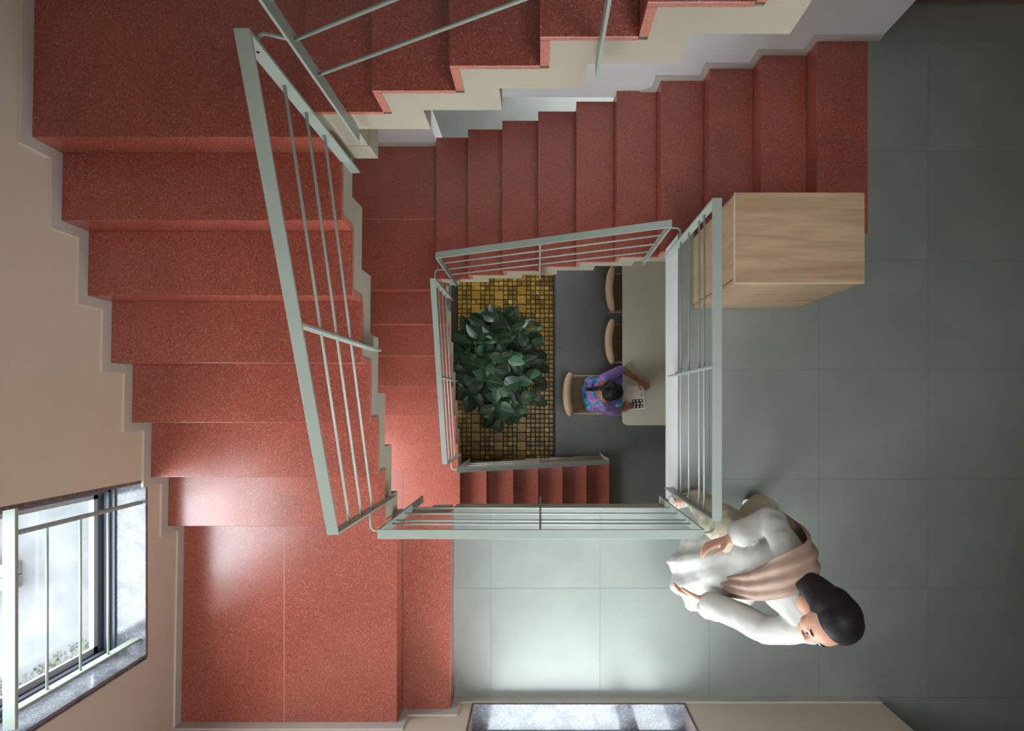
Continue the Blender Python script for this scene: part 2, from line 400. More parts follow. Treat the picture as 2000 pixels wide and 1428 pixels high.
# two steps from the hall up to the window landing
W_us = [-.5536, -.8465]
flight('two low red steps between grey hall floor and window landing', W_us, 0, 'x', -1, lambda u: (YF + .001, -.665))

M['joint_pale'] = plain('pale_joint_filler', (0.62, 0.36, 0.28), 0.6)
def landing(label, quads, z, slab_quad, th=.16, joint=None):
    root = empty('stair_landing', (0, 0, 0), 0, label, 'landing')
    for q in quads: MB().qbox(q, z - TT, z).build('terrazzo_slab', M['red'], root, bevel=.0015)
    if joint: MB().qbox(joint, z - TT, z - .0004).build('joint', M['joint_pale'], root)
    MB().qbox(slab_quad, z - th, z - TT).build('concrete_slab', M['cream'], root)
    return root
g = .0012
# window landing (two slabs with a joint), flush with wall
landing('red terrazzo landing by the left window with one pale joint',
        [[(xw(YF), YF), (-1.51 - g, YF), (-1.51 - g, -.685), (xw(-.685), -.685)],
         [(-1.51 + g, YF), (-.8465, YF), (-.8465, -.664), (-.876, -.664), (-.876, -.685), (-1.51 + g, -.685)][:0] or [(-1.51 + g, YF), (-.8465, YF), (-.8465, -.685), (-1.51 + g, -.685)]],
        2 * H, [(xw(YF), YF), (-.877, YF), (-.877, -.654), (xw(-.65), -.654)], joint=[(-1.51 - g, YF), (-1.51 + g, YF), (-1.51 + g, -.685), (-1.51 - g, -.685)])
landing('dark red square landing at the top left corner',
        [[(xw(1.087), 1.087), (-.872, 1.087), (-.872, YB), (xw(YB), YB)]], 9 * H,
        [(xw(1.25), 1.243), (-.872, 1.243), (-.872, YB), (xw(YB), YB)])
landing('dim red landing below the top flight with one joint across',
        [[(xw(1.668), 1.668 + g), (-.914, 1.668 + g), (-.914, YB), (xw(YB), YB)], [(xw(1.04), 1.037), (-.914, 1.037), (-.914, 1.668 - g), (xw(1.66), 1.668 - g)]], -10 * H,
        [(xw(1.2), 1.193), (-.884, 1.193), (-.884, YB), (xw(YB), YB)], joint=[(xw(1.66), 1.668 - g), (-.914, 1.668 - g), (-.914, 1.668 + g), (xw(1.66), 1.668 + g)])
landing('small bright red landing at the foot of the shaded flight',
        [[(xw(YF), YF), (-1.49 - g, YF), (-1.49 - g, -.692), (xw(-.69), -.692)], [(-1.49 + g, YF), (-.873, YF), (-.873, -.692), (-1.49 + g, -.692)]], -17 * H,
        [(xw(YF), YF), (-.904, YF), (-.904, -.662), (xw(-.65), -.662)])
# cross beam end under the upper landing
t = MB(); t.box(-.871, -.735, 1.113, 1.26, 9 * H - .30, 9 * H - .161)
tag(t.build('trim_1', M['cream']), kind='structure')
# first step of a further flight in the hall corner
s5 = empty('stair_flight', (2.4, 2.585, 0), 0, 'red riser edge at the far top right beyond the hall floor', 'stairs')
MB().box(-.2, 2.4, 0, .03, 0, H - TT).build('riser', M['red'], s5); MB().box(-.2, 2.4, -.004, .30, H - TT, H).build('tread', M['red'], s5)

# ------------------------------------------------------------------ skirtings
def skirt(name, prof, fn, dz=.062, du=-.045, m=None):
    """prof: polyline (u, z) of the stair line; the band is its offset"""
    up = [(u + du * f, z + dz) for u, z, f in prof]
    poly = [(u, z) for u, z, f in prof] + up[::-1]
    o = MB().prism(poly, fn).build(name, m or M['skirt']); tag(o, kind='structure'); return o
pA = [(YB, 9 * H, 0), (1.087, 9 * H, 1)]
for i in range(6, -1, -1):
    z = 2 * H + H * i
    pA += [(A_us[i], z, 1)]
    if i: pA += [(A_us[i - 1], z, 1)]
pA += [(YF, 2 * H, 0)]
skirt('baseboard_left', pA, lambda u, z, s: (xw(u) + (-.001 if s == 0 else .010), u, z))
up = [(u - .045 * f, z + .062) for u, z, f in pA]; up2 = [(u - .048 * f, z + .065) for u, z, f in pA]
bead = MB().prism(up + up2[::-1], lambda u, z, s: (xw(u) + (-.001 if s == 0 else .0105), u, z)).build('trim_2', M['groove']); tag(bead, kind='structure')
pF = [(-2.13, 2 * H, 0), (-.8465, 2 * H, 1), (-.8465, H, 1), (-.5536, H, 1), (-.5536, 0, 1), (2.15, 0, 0)]
skirt('baseboard_front', pF, lambda u, z, s: (u, YF - .001 if s == 0 else YF + .010, z), dz=.075, du=.05)
pC = [(-.915, -9 * H, 0)]
for i in range(1, 10): pC += [(C_us[i], -10 * H + H * i, 1), (C_us[i], -9 * H + H * i, 1)]
pC += [(2.167, 0, 0)]
pC2 = [p for p in pC if p[0] >= .56][:]
skirt('baseboard_back', [(.60, -5 * H, 0)] + pC2[2:], lambda u, z, s: (u, YB + .001 if s == 0 else YB - .010, z), dz=.062, du=-.045)
o = MB().box(-2.1, -.93, YB - .012, YB, -10 * H, -10 * H + .06).build('baseboard_landing', M['skirt']); tag(o, kind='structure')

# ------------------------------------------------------------------ windows
w1 = tag(empty('window_1', (0, 0, 0)), kind='structure')
x_in = xw(-.88)
MB().box(x_in - .30, x_in + .004, WIN[0], WIN[1], .68, .70).build('window_sill', M['granite'], w1, bevel=.002)
MB().box(x_in - .16, x_in + .002, WIN[0] - .001, WIN[0] + .018, .70, 2.45).build('jamb_lining', M['granite'], w1)
MB().box(x_in - .16, x_in + .002, WIN[1] - .018, WIN[1] + .001, .70, 2.45).build('jamb_lining', M['granite_d'], w1)
e = MB(); e.box(x_in, x_in + .005, WIN[0] - .008, WIN[0], .69, 2.45); e.box(x_in, x_in + .005, WIN[1], WIN[1] + .010, .69, 2.45)
e.build('granite_edge', M['granite_d'], w1)
fr = MB(); xo = x_in - .235
for xa, ins in ((xo, .018), (xo + .035, .018)):
    fr.box(xa, xa + .025, WIN[0] + .018, WIN[1] - .018, .70, .755 if xa == xo else .73)
    fr.box(xa, xa + .025, WIN[0] + .018, WIN[0] + .055, .70, 2.45); fr.box(xa, xa + .025, WIN[1] - .065, WIN[1] - .018, .70, 2.45)
fr.box(xo - .02, xo + .08, WIN[0] + .018, WIN[1] - .018, .70, .712)
fr.box(xo - .02, xo + .08, WIN[1] - .03, WIN[1] - .018, .70, 2.45); fr.box(xo - .02, xo + .08, WIN[0] + .018, WIN[0] + .03, .70, 2.45)
fr.build('window_frame', M['alu'], w1)
s = MB(); s.box(xo + .004, xo + .02, WIN[0] + .055, WIN[0] + .085, .755, 2.45); s.box(xo + .004, xo + .02, WIN[1] - .095, WIN[1] - .065, .755, 2.45); s.box(xo + .004, xo + .02, WIN[0] + .055, WIN[1] - .065, .755, .785)
s.build('sash', plain('silver_sash', (0.42, 0.43, 0.44), 0.4), w1)
MB().box(xo + .010, xo + .014, WIN[0] + .05, WIN[1] - .06, .75, 2.45).build('pane', M['glass'], w1)

w2 = tag(empty('window_2', (0, 0, 0)), kind='structure')
MB().box(FW[0], FW[1], YF - .28, YF + .004, .08, .10).build('window_sill', M['granite'], w2, bevel=.002)
e = MB(); e.box(FW[0] - .001, FW[0] + .012, YF - .26, YF + .004, .10, 2.05); e.box(FW[1] - .012, FW[1] + .001, YF - .26, YF + .004, .10, 2.05); e.box(FW[0], FW[1], YF, YF + .006, .086, .098)
e.build('granite_edge', M['granite_d'], w2)
fr = MB(); yo = YF - .22
fr.box(FW[0] + .012, FW[0] + .09, yo, yo + .05, .10, 2.05); fr.box(.51, .62, yo, yo + .05, .10, 2.05); fr.box(FW[1] - .06, FW[1] - .012, yo, yo + .05, .10, 2.05)
fr.box(FW[0] + .012, FW[1] - .012, yo, yo + .05, .10, .13); fr.box(FW[0] + .012, FW[1] - .012, yo, yo + .05, 1.99, 2.05)
fr.build('window_frame', M['alu'], w2)
MB().box(FW[0] + .085, .515, yo + .02, yo + .025, .12, 2.0).build('pane', M['glass'], w2)
MB().box(.615, FW[1] - .055, yo + .02, yo + .025, .12, 2.0).build('pane', M['glass'], w2)

w3 = tag(empty('window_3', (0, 0, 0)), kind='structure')
MB().box(x_in - .30, x_in + .004, WINL[0], WINL[1], WINL[2] - .018, WINL[2] + .003).build('window_sill', M['granite'], w3)
fr = MB()
fr.box(xo, xo + .05, WINL[0], WINL[0] + .04, WINL[2], WINL[3]); fr.box(xo, xo + .05, WINL[1] - .04, WINL[1], WINL[2], WINL[3])
fr.box(xo, xo + .05, WINL[0], WINL[1], WINL[2], WINL[2] + .04); fr.box(xo, xo + .05, WINL[0], WINL[1], WINL[3] - .04, WINL[3])
fr.build('window_frame', M['alu'], w3)
MB().box(xo + .02, xo + .024, WINL[0] + .03, WINL[1] - .03, WINL[2] + .03, WINL[3] - .03).build('pane', M['glass'], w3)

# guard of flat bars and rods inside the left window
wg = empty('window_guard', (-2.155, -.88, .70), 0, 'sage green guard rail with three rods across the left window', 'railing')
MB().box(-.026, .026, -.44, .464, .822, .84).build('top_bar', M['rail'], wg, bevel=.002)
for y in (.352, -.372): MB().box(-.022, .022, y - .006, y + .006, .0, .823).build('post', M['rail'], wg, bevel=.0015)
for z in (.23, .427, .634): MB().tube([(0, -.372, z), (0, .352, z)], .006).build('rod', M['rail'], wg, True)

# ------------------------------------------------------------------ railings
BW = .046
def railing(label, p0, p1, posts, rods, plane, tilt=0):
    """p0,p1 ends of the handrail (top face centre); posts: (t, length); rods: drops (at p0, at p1); plane: 'x' or 'y' = run direction"""
    p0 = Vector(p0); p1 = Vector(p1); root = empty('railing', p0, 0, label, 'railing')
    d = p1 - p0; w = Vector((0, BW / 2, 0)) if plane == 'x' else Vector((BW / 2, 0, 0)); th = .014
    a, c = Vector((0, 0, 0)), d
    v = [a - w - Vector((0, 0, th)), a + w - Vector((0, 0, th)), c + w - Vector((0, 0, th)), c - w - Vector((0, 0, th)), a - w, a + w, c + w, c - w]
    o = MB(); o.add(v, BF); o.build('handrail', M['rail'], root, bevel=.0015)
    run = Vector((1, 0, 0)) if plane == 'x' else Vector((0, 1, 0))
    if d.dot(run) < 0: run = -run
    for t, L in posts:
        c = d * t; e = run * .005
        if t == 0: c = c + e
        if t == 1: c = c - e
        tp = c - Vector((0, 0, th * .6)); bt = c - Vector((0, 0, L))
        q = MB(); q.add([bt - w - e, bt + w - e, bt + w + e, bt - w + e, tp - w - e, tp + w - e, tp + w + e, tp - w + e], BF); q.build('post', M['rail'], root, bevel=.001)
    for r0, r1 in rods:
        MB().tube([Vector((0, 0, -r0)) + run * .006, d - Vector((0, 0, r1)) - run * .006], .0058).build('rod', M['rail'], root, True)
    return root
def loop(label, pts):
    p0 = Vector(pts[0]); root = []
    b = []                                              # rounded corner
    for i, p in enumerate(pts):
        p = Vector(p)
        if 0 < i < len(pts) - 1:
            a = (Vector(pts[i - 1]) - p); c = (Vector(pts[i + 1]) - p); r = min(a.length, c.length) * .7; r = min(r, .03)
            a.normalize(); c.normalize()
            for k in range(6):
                t = k / 5; b.append((p + a * r) * (1 - t) ** 2 + p * 2 * t * (1 - t) + (p + c * r) * t * t)
        else: b.append(p)
    o = MB().tube([q - p0 for q in b], .0058).build('railing_link', M['rail'], None, True); o.location = p0
    tag(o, label, 'rod'); return o
CZ = CAM_Z
railing('steep sage green railing at the left flight', (-.843, 1.06, CZ - 1.841), (-.852, -.535, CZ - 2.68), [(0, 1.13), (.49, 1.14), (1, 1.09)], [(.31, .235), (.51, .43), (.71, .63)], 'y')
railing('sage railing of the topmost flight, cut by the top edge', (-.735, 1.074, CZ - 1.49), (.95, 1.074, CZ - .53), [(0, 1.13), (.543, 1.13), (1, 1.1)], [(.25, .25), (.44, .44), (.645, .625)], 'x')
railing('sage railing along the back flight above the mosaic', (-.757, 1.074, CZ - 4.71), (.779, 1.074, CZ - 3.875), [(0, 1.12), (.49, 1.20), (1, 1.06)], [(.27, .27), (.49, .50), (.70, .72)], 'x')
railing('level sage railing on the right edge of the well by the cabinet', (.859, 1.005, CZ - 3.18), (.859, -.568, CZ - 3.18), [(0, 1.23), (.52, 1.12), (1, 1.23)], [(.255, .255), (.365, .365), (.61, .61), (.83, .83)], 'y')
railing('level sage railing along the front edge of the well', (-.80, -.637, CZ - 3.205), (.806, -.637, CZ - 3.205), [(0, 1.20), (.497, 1.15), (1, 1.20)], [(.28, .28), (.385, .385), (.61, .61), (.82, .82)], 'x')
railing('small olive-grey railing at the shaded lower left flight', (-.850, .993, CZ - 5.15), (-.850, -.532, CZ - 5.81), [(0, 1.07), (.5, 1.05), (1, 1.0)], [(.28, .28), (.48, .48), (.68, .68)], 'y')
railing('smallest railing beside the lowest flight', (-.795, -.627, CZ - 6.2), (.75, -.627, CZ - 7.12), [(0, 1.13), (.5, 1.13), (1, 1.13)], [(.27, .27), (.48, .48), (.69, .69)], 'x')
loop('bent rod linking the steep left railing to the front railing', [(-.845, -.53, CZ - 3.25), (-.845, -.625, CZ - 3.25), (-.795, -.63, CZ - 3.25)])
loop('bent rod linking front and right railings by the walking person', [(.80, -.637, CZ - 3.25), (.859, -.637, CZ - 3.25), (.859, -.56, CZ - 3.25)])
loop('bent rod linking the back flight railing to the right railing', [(.775, 1.085, CZ - 4.02), (.859, 1.085, CZ - 4.02), (.859, .995, CZ - 4.02)])
loop('bent rod linking the steep left railing to the topmost railing', [(-.843, 1.05, CZ - 1.95), (-.843, 1.11, CZ - 1.95), (-.73, 1.085, CZ - 1.95)])
loop('bent rod linking the back railing to the lower left railing', [(-.755, 1.085, CZ - 5.27), (-.85, 1.085, CZ - 5.27), (-.85, .985, CZ - 5.27)])
loop('tiny bent rod linking the two lowest railings', [(-.85, -.53, CZ - 6.24), (-.85, -.62, CZ - 6.24), (-.79, -.625, CZ - 6.24)])

# ------------------------------------------------------------------ wooden cabinet
cb = empty('cabinet', (1.3005, .8365, 0), 0, 'light oak cabinet standing behind the right railing beside the stairs', 'cabinet')
hx, hy, hz = .3265, .2275, .905
MB().box(-hx + .002, hx - .002, -hy + .03, hy - .002, .0, hz - .018).build('carcass', M['wood_v'], cb, bevel=.001)
MB().box(-hx, hx, -hy, hy, hz - .018, hz).build('top_panel', M['wood'], cb, bevel=.001)
e = MB(); e.box(-hx - .0012, hx + .0012, -hy - .0012, -hy + .003, hz - .018, hz + .0006); e.box(-hx - .0012, -hx + .003, -hy, hy, hz - .018, hz + .0006)
e.build('edge_banding', M['wood_edge'], cb)
d = MB().box(-hx + .002, -.002, -hy + .004, -hy + .024, .03, hz - .024).build('door', M['wood'], cb, bevel=.0015)
d = MB().box(.002, hx - .002, -hy + .004, -hy + .024, .03, hz - .024).build('door', M['wood'], cb, bevel=.0015)
MB().box(-hx + .01, hx - .01, -hy + .02, -hy + .034, 0, .03).build('plinth', M['wood_v'], cb)

# ------------------------------------------------------------------ mosaic bed
mb = empty('mosaic_bed', ((MX0 + MX1) / 2, (MY0 + MY1) / 2, LOW - .06), 0, 'sunken bed of ochre and brown mosaic tiles under the plant', 'mosaic')
ox, oy = (MX0 + MX1) / 2, (MY0 + MY1) / 2
MB().box(MX0 - ox, MX1 - ox, MY0 - oy, MY1 - oy, -.10, -.002).build('grout_bed', M['grout'], mb)
e = MB(); e.box(MX1 - ox - .022, MX1 - ox - .001, MY0 - oy, MY1 - oy, -.002, .058); e.build('edge_strip', plain('dark_edge_strip', (0.06, 0.055, 0.045), 0.6), mb)
pit = .0582; random.seed(11)
cols = []; x = MX1 - .024; pat = [1] * 6 + [2] + [1] * 3 + [2] + [1] * 3 + [2] + [1] * 3 + [2] + [1] * 3
for w in pat:
    cols.append((x - w * pit, x, w)); x -= w * pit
nrow = int((MY1 - MY0) / pit); stuff = MB(); proto = {}; singles = 0
def mtile(sz, ci):
    if (sz, ci) not in proto:
        h = sz / 2 - .004; t = MB(); t.add([(-h, -h, 0), (h, -h, 0), (h, h, 0), (-h, h, 0), (-h + .003, -h + .003, .008), (h - .003, -h + .003, .008), (h - .003, h - .003, .008), (-h + .003, h - .003, .008)], BF)
        me = bpy.data.meshes.new('tile'); me.from_pydata(t.v, [], t.f); me.materials.append(M['mos'][ci]); me.update(); proto[(sz, ci)] = me
    return proto[(sz, ci)]
wts = [24, 18, 16, 8, 10, 12, 4, 10]
for (xa, xb, w) in cols:
    if xa < MX0 - .02: continue
    r = 0
    while r < nrow:
        sz = 2 if (w == 2 and r + 1 < nrow and random.random() < .8) else 1
        ya = MY0 + r * pit
        for (cx0, cw) in ([(xa, 2)] if sz == 2 else [(xa + j * pit, 1) for j in range(w)]):
            ci = random.choices(range(8), wts)[0] if sz == 1 else random.choice([0, 1, 1, 4, 2])
            s_ = pit * cw; cx = cx0 + s_ / 2; cy = ya + pit * sz / 2; tz = random.uniform(-.001, .0015)
            vis = cx > -.95 and -.72 < cy < 1.55
            hid = -.85 < cx < .0 and -.1 < cy < .95
            if vis and not hid and singles < 296 and (sz == 2 or random.random() < .34):
                o = bpy.data.objects.new('tile', mtile(s_, ci)); col.objects.link(o); o.parent = mb; o.location = (cx - ox, cy - oy, tz); singles += 1
            else:
                h = s_ / 2 - .004; a, c = cx - ox, cy - oy
                stuff.add([(a - h, c - h, tz), (a + h, c - h, tz), (a + h, c + h, tz), (a - h, c + h, tz), (a - h + .003, c - h + .003, tz + .008), (a + h - .003, c - h + .003, tz + .008), (a + h - .003, c + h - .003, tz + .008), (a - h + .003, c + h - .003, tz + .008)], BF, ci)
        r += sz
tag(stuff.build('small_tiles', list(M['mos']), mb), kind='stuff')

# ------------------------------------------------------------------ plant
pc = Vector((-.49, .43, LOW - .052))
pl = empty('potted_plant', pc, 0, 'large leafy green plant rising from the mosaic bed', 'plant')
def lathe(prof, seg=24):
    v = []; f = []
    for r, z in prof: v += [(r * math.cos(2 * math.pi * k / seg), r * math.sin(2 * math.pi * k / seg), z) for k in range(seg)]
    for i in range(len(prof) - 1):
        for k in range(seg): f.append((i * seg + k, i * seg + (k + 1) % seg, (i + 1) * seg + (k + 1) % seg, (i + 1) * seg + k))
    f.append(tuple(range(seg))[::-1]); return v, f
v, f = lathe([(.17, 0), (.19, .02), (.235, .36), (.25, .37), (.25, .41), (.225, .41), (.215, .36), (.01, .355)])
mesh('pot', v, f, M['pot'], pl, True)
v, f = lathe([(.21, .34), (.212, .365), (.1, .375), (.005, .38)]); mesh('soil', v, f, M['soil'], pl, True)
random.seed(21)
tips = []
stems = MB()
for i in range(33):
    a = random.uniform(0, 2 * math.pi); q = math.sqrt(random.random())
    tip = Vector((.45 * q * math.cos(a), .62 * q * math.sin(a), 1.58 - .62 * q * q + random.uniform(-.1, .08)))
    base = Vector((random.uniform(-.05, .05), random.uniform(-.05, .05), .36))
    mid = base.lerp(tip, .5) + Vector((-.15 * tip.x, -.15 * tip.y, .12))
    pts = [base.lerp(mid, t).lerp(mid.lerp(tip, t), t) for t in (0, .2, .4, .6, .8, 1)]
    stems.tube(pts, [.013, .011, .009, .007, .005, .003], 6); tips.append(pts)
stems.build('stems', M['bark'], pl, True)
def leaf_mesh(ci, L=.15, W=.095, cup=.25, droop=.2):
    n = 7; v = []; f = []; mi = []
    for i in range(n + 1):
        t = i / n; w = W / 2 * (math.sin(math.pi * min(1, t ** .8)) ** .75 if 0 < t < 1 else 0.0) + .0008
        x = L * t; z = -droop * L * t * t
        for s in (-1, -.5, -.05, .05, .5, 1):
            v.append((x, s * w, z + cup * abs(s) * w * .8 + (0.0012 if abs(s) < .1 else 0) + .003 * math.sin(7 * t) * s))
    for i in range(n):
        for k in range(5): f.append((i * 6 + k, (i + 1) * 6 + k, (i + 1) * 6 + k + 1, i * 6 + k + 1)); mi.append(1 if k == 2 else 0)
    me = bpy.data.meshes.new('leaf'); me.from_pydata(v, [], f); me.polygons.foreach_set('material_index', mi)
    me.materials.append(M['leaf'][ci]); me.materials.append(M['vein']); me.update()
    for p in me.polygons: p.use_smooth = True
    return me
lm = [leaf_mesh(0, .19, .115), leaf_mesh(0, .20, .13, .35, .3), leaf_mesh(1, .17, .11), leaf_mesh(1, .18, .12, .2, .35), leaf_mesh(2, .16, .105, .3, .15), leaf_mesh(3, .15, .095)]
cnt = 0
for pts in tips:
    for j in range(9):
        t = 1 - .09 * j if j else 1.0; k = min(4, int(t * 5)); p = pts[k].lerp(pts[k + 1], t * 5 - k) if t < 1 else pts[5]
        a = j * 2.4 + random.uniform(-.4, .4); el = random.uniform(-.5, .45) + (.3 if j == 0 else 0)
        o = bpy.data.objects.new('leaf', random.choices(lm, [5, 5, 6, 5, 2.5, 1])[0]); col.objects.link(o); o.parent = pl
        d = Vector((math.cos(a), math.sin(a), 0)); o.location = p + d * .012
        sc = random.uniform(.8, 1.15); o.scale = (sc, sc, sc)
        o.rotation_euler = (random.uniform(-.45, .45), -el, a); cnt += 1

lv = MB()
for i in range(170):
    me = random.choice(lm[:3]); a = random.uniform(0, 6.28); q = math.sqrt(random.random())
    T = Matrix.Translation((.46 * q * math.cos(a), .62 * q * math.sin(a), random.uniform(.75, 1.15) - .2 * q)) @ Matrix.Rotation(a + random.uniform(-.7, .7), 4, 'Z') @ Matrix.Rotation(random.uniform(-.3, .6), 4, 'Y') @ Matrix.Rotation(random.uniform(-.4, .4), 4, 'X')
    n0 = len(lv.v); lv.v += [T @ v.co for v in me.vertices]
    for p in me.polygons: lv.f.append(tuple(n0 + k for k in p.vertices)); lv.mi.append(p.material_index)
o = mesh('lower_leaves', lv.v, lv.f, [M['leaf'][0], M['vein']], pl, True, lv.mi); tag(o, kind='stuff')

# ------------------------------------------------------------------ table
tb = empty('table', (1.42, .86, LOW), 0, 'long cream laminate table under the right edge of the well', 'table')
def rrect(x0, x1, y0, y1, r, n=6):
    p = []
    for cx, cy, a0 in ((x1 - r, y1 - r, 0), (x0 + r, y1 - r, 90), (x0 + r, y0 + r, 180), (x1 - r, y0 + r, 270)):
        for i in range(n + 1): a = R(a0 + 90 * i / n); p.append((cx + r * math.cos(a), cy + r * math.sin(a)))
    return p
pp = rrect(-.48, .48, -1.10, 1.15, .06)
MB().prism(pp, lambda x, y, s: (x, y, .722 + .028 * s)).build('tabletop', M['laminate'], tb, bevel=.002)
for sx in (-.40, .40):
    for sy in (-1.0, 1.05): MB().box(sx - .02, sx + .02, sy - .02, sy + .02, 0, .722).build('leg', M['blackmetal'], tb)
MB().box(-.36, .36, -.98, .98, .69, .722).build('apron', M['blackmetal'], tb)

# ------------------------------------------------------------------ chairs
def arc_pad(cx, half, depth, zc, zh, th, n=12):
    """upright curved pad, concave towards +x"""
    v = []; f = []; seg = 10
    for i in range(n + 1):
        s = -1 + 2 * i / n; y = half * s; x = cx + depth * s * s
        nx, ny = 1, -2 * depth * s / half; l = math.hypot(nx, ny); nx /= l; ny /= l
        e = max(.25, (1 - abs(s) ** 6)) ** .5
        for k in range(seg):
            a = 2 * math.pi * k / seg; ca, sa = math.cos(a), math.sin(a)
            px = math.copysign(abs(ca) ** .6, ca) * th / 2 * e; pz = math.copysign(abs(sa) ** .4, sa) * zh / 2 * (.8 + .2 * e)
            v.append((x + nx * px - .04 * (pz / zh), y + ny * px, zc + pz))
    for i in range(n):
        for k in range(seg): f.append((i * seg + k, i * seg + (k + 1) % seg, (i + 1) * seg + (k + 1) % seg, (i + 1) * seg + k))
    f += [tuple(range(seg))[::-1], tuple(range(n * seg, (n + 1) * seg))]
    return v, f
def chair(loc, rz, label):
    c = empty('dining_chair', loc, rz, label, 'chair', 'chairs along the cream table')
    v, f = arc_pad(-.25, .248, .045, .62, .36, .092); mesh('backrest', v, f, M['chairfab'], c, True)
    pts = rrect(-.22, .24, -.22, .22, .07)
    MB().prism(pts, lambda x, y, s: (x, y, .40 + .075 * s)).build('seat', M['seatfab'], c, bevel=.015)
    MB().prism(rrect(-.235, .25, -.235, .235, .07), lambda x, y, s: (x, y, .385 + .05 * s)).build('seat_shell', M['chairfab'], c, bevel=.01)
    for sx in (-1, 1):
        for sy in (-1, 1): MB().tube([(sx * .18, sy * .18, .39), (sx * .215, sy * .215, 0)], [.017, .011]).build('leg', M['wood_edge'], c, True)
    for sy in (-1, 1): MB().tube([(-.21, sy * .17, .39), (-.235, sy * .17, .52)], .012).build('back_support', M['blackmetal'], c, True)
    return c
chair((.56, .117, LOW), 0, 'tan upholstered chair carrying the seated person')
chair((1.045, .73, LOW), 0, 'empty tan chair tucked under table, next to the seated person')
chair((1.05, 1.335, LOW), 0, 'empty tan chair tucked in at the far end under the back flight')

# ------------------------------------------------------------------ magazine
mg = empty('magazine', (1.087, .076, LOW + .7505), R(4), 'open magazine with a dark photograph lying on the cream table', 'magazine')
MB().box(-.105, .105, -.14, .14, 0, .004).build('pages', M['paper'], mg)
MB().box(-.108, .104, -.143, .141, -.0005, .0015).build('cover', plain('magazine_cover', (0.2, 0.1, 0.08), 0.5), mg)
MB().box(-.040, .086, -.122, -.018, .004, .0044).build('photograph', M['ink'], mg)
random.seed(5); sp = MB()
for i in range(3):
    for j in range(3):
        cx, cy = -.02 + i * .042 + (j % 2) * .006, -.104 + j * .034; r = .013
        n = 9; sp.add([(cx + r * random.uniform(.7, 1.1) * math.cos(2 * math.pi * k / n), cy + r * random.uniform(.7, 1.1) * math.sin(2 * math.pi * k / n), .0047) for k in range(n)], [tuple(range(n))])
sp.build('printed_blossoms', M['paper'], mg)
tx = MB()
for i in range(7): tx.box(-.088 + i * .0001, -.072 + random.uniform(0, .012), -.11 + i * .012, -.106 + i * .012, .004, .0043)
for i in range(6): tx.box(.060 + random.uniform(0, .008), .088, .010 + i * .009, .0135 + i * .009, .004, .0043)
for i in range(3): tx.box(-.088, -.078, .05 + i * .03, .054 + i * .03, .004, .0043)
tx.build('printed_text', M['ink'], mg)

# ------------------------------------------------------------------ people
def blob(name, chains, m, parent, voxel=.007, smooth=4, extra=None):
    """continuous skin over chains of ellipsoid joints: (x, y, z, r) or (x, y, z, (rx, ry, rz))"""
    bm = bmesh.new(); ico = bmesh.new(); bmesh.ops.create_icosphere(ico, subdivisions=3, radius=1); sv = [v.co.copy() for v in ico.verts]; ico.free()
    for ch in chains:
        prs = list(zip(ch, ch[1:])) if len(ch) > 1 else [(ch[0], ch[0])]
        for a, c in prs:
            vs = []
            for nd in ((a, c) if a is not c else (a,)):
                r = nd[3] if isinstance(nd[3], tuple) else (nd[3],) * 3
                for s in sv: vs.append(bm.verts.new((nd[0] + s.x * r[0], nd[1] + s.y * r[1], nd[2] + s.z * r[2])))
            res = bmesh.ops.convex_hull(bm, input=vs)
            junk = [g for g in res['geom_interior'] if isinstance(g, bmesh.types.BMVert)]
            bmesh.ops.delete(bm, geom=list(set(junk)), context='VERTS')
    if extra:
        for v, f in extra:
            vv = [bm.verts.new(p) for p in v]
            for q in f: bm.faces.new([vv[i] for i in q])
    bmesh.ops.recalc_face_normals(bm, faces=bm.faces)
    me = bpy.data.meshes.new(name); bm.to_mesh(me); bm.free()
    o = link(name, me, m, parent)
    r = o.modifiers.new('remesh', 'REMESH'); r.mode = 'VOXEL'; r.voxel_size = voxel; r.use_smooth_shade = True
    s = o.modifiers.new('smooth', 'SMOOTH'); s.factor = .5; s.iterations = smooth
    return o
def hand(wrist, d, palm_n, thumb, s=1.0, curl=.35):
    """chains for a hand: d = finger direction, palm_n = palm normal, thumb = direction of the thumb side"""
    w = Vector(wrist); d = Vector(d).normalized(); t = Vector(thumb); t = (t - d * t.dot(d)).normalized(); n = d.cross(t)
    if n.dot(Vector(palm_n)) < 0: n = -n
    ch = []
    def nd(p, r): return (p.x, p.y, p.z, r * s)
    for k, off in enumerate((.026, .009, -.009, -.025)):            # four palm rays
        ch.append([nd(w + t * off * .45 * s, .015), nd(w + d * .075 * s + t * off * s, .0105)])
    for off, L in ((.027, .068), (.009, .076), (-.009, .070), (-.026, .054)):
        p = w + d * .078 * s + t * off * s; dd = (d + t * off * 4).normalized(); pts = [nd(p, .0095)]; ang = curl * .5
        for i, fr in enumerate((.42, .32, .26)):
            q = (dd * math.cos(ang) + n * math.sin(ang)); p = p + q * L * fr * s; pts.append(nd(p, (.0088, .008, .0068)[i])); ang += curl
        ch.append(pts)
    p = w + d * .02 * s + t * .022 * s; pts = [nd(p, .014)]
    for q, L, r in (((d * .5 + t * .8 + n * .15), .035, .011), ((d * .8 + t * .45 + n * .2), .03, .0095), ((d * .95 + t * .1 + n * .3), .024, .008)):
        p = p + q.normalized() * L * s; pts.append(nd(p, r))
    ch.append(pts); return ch
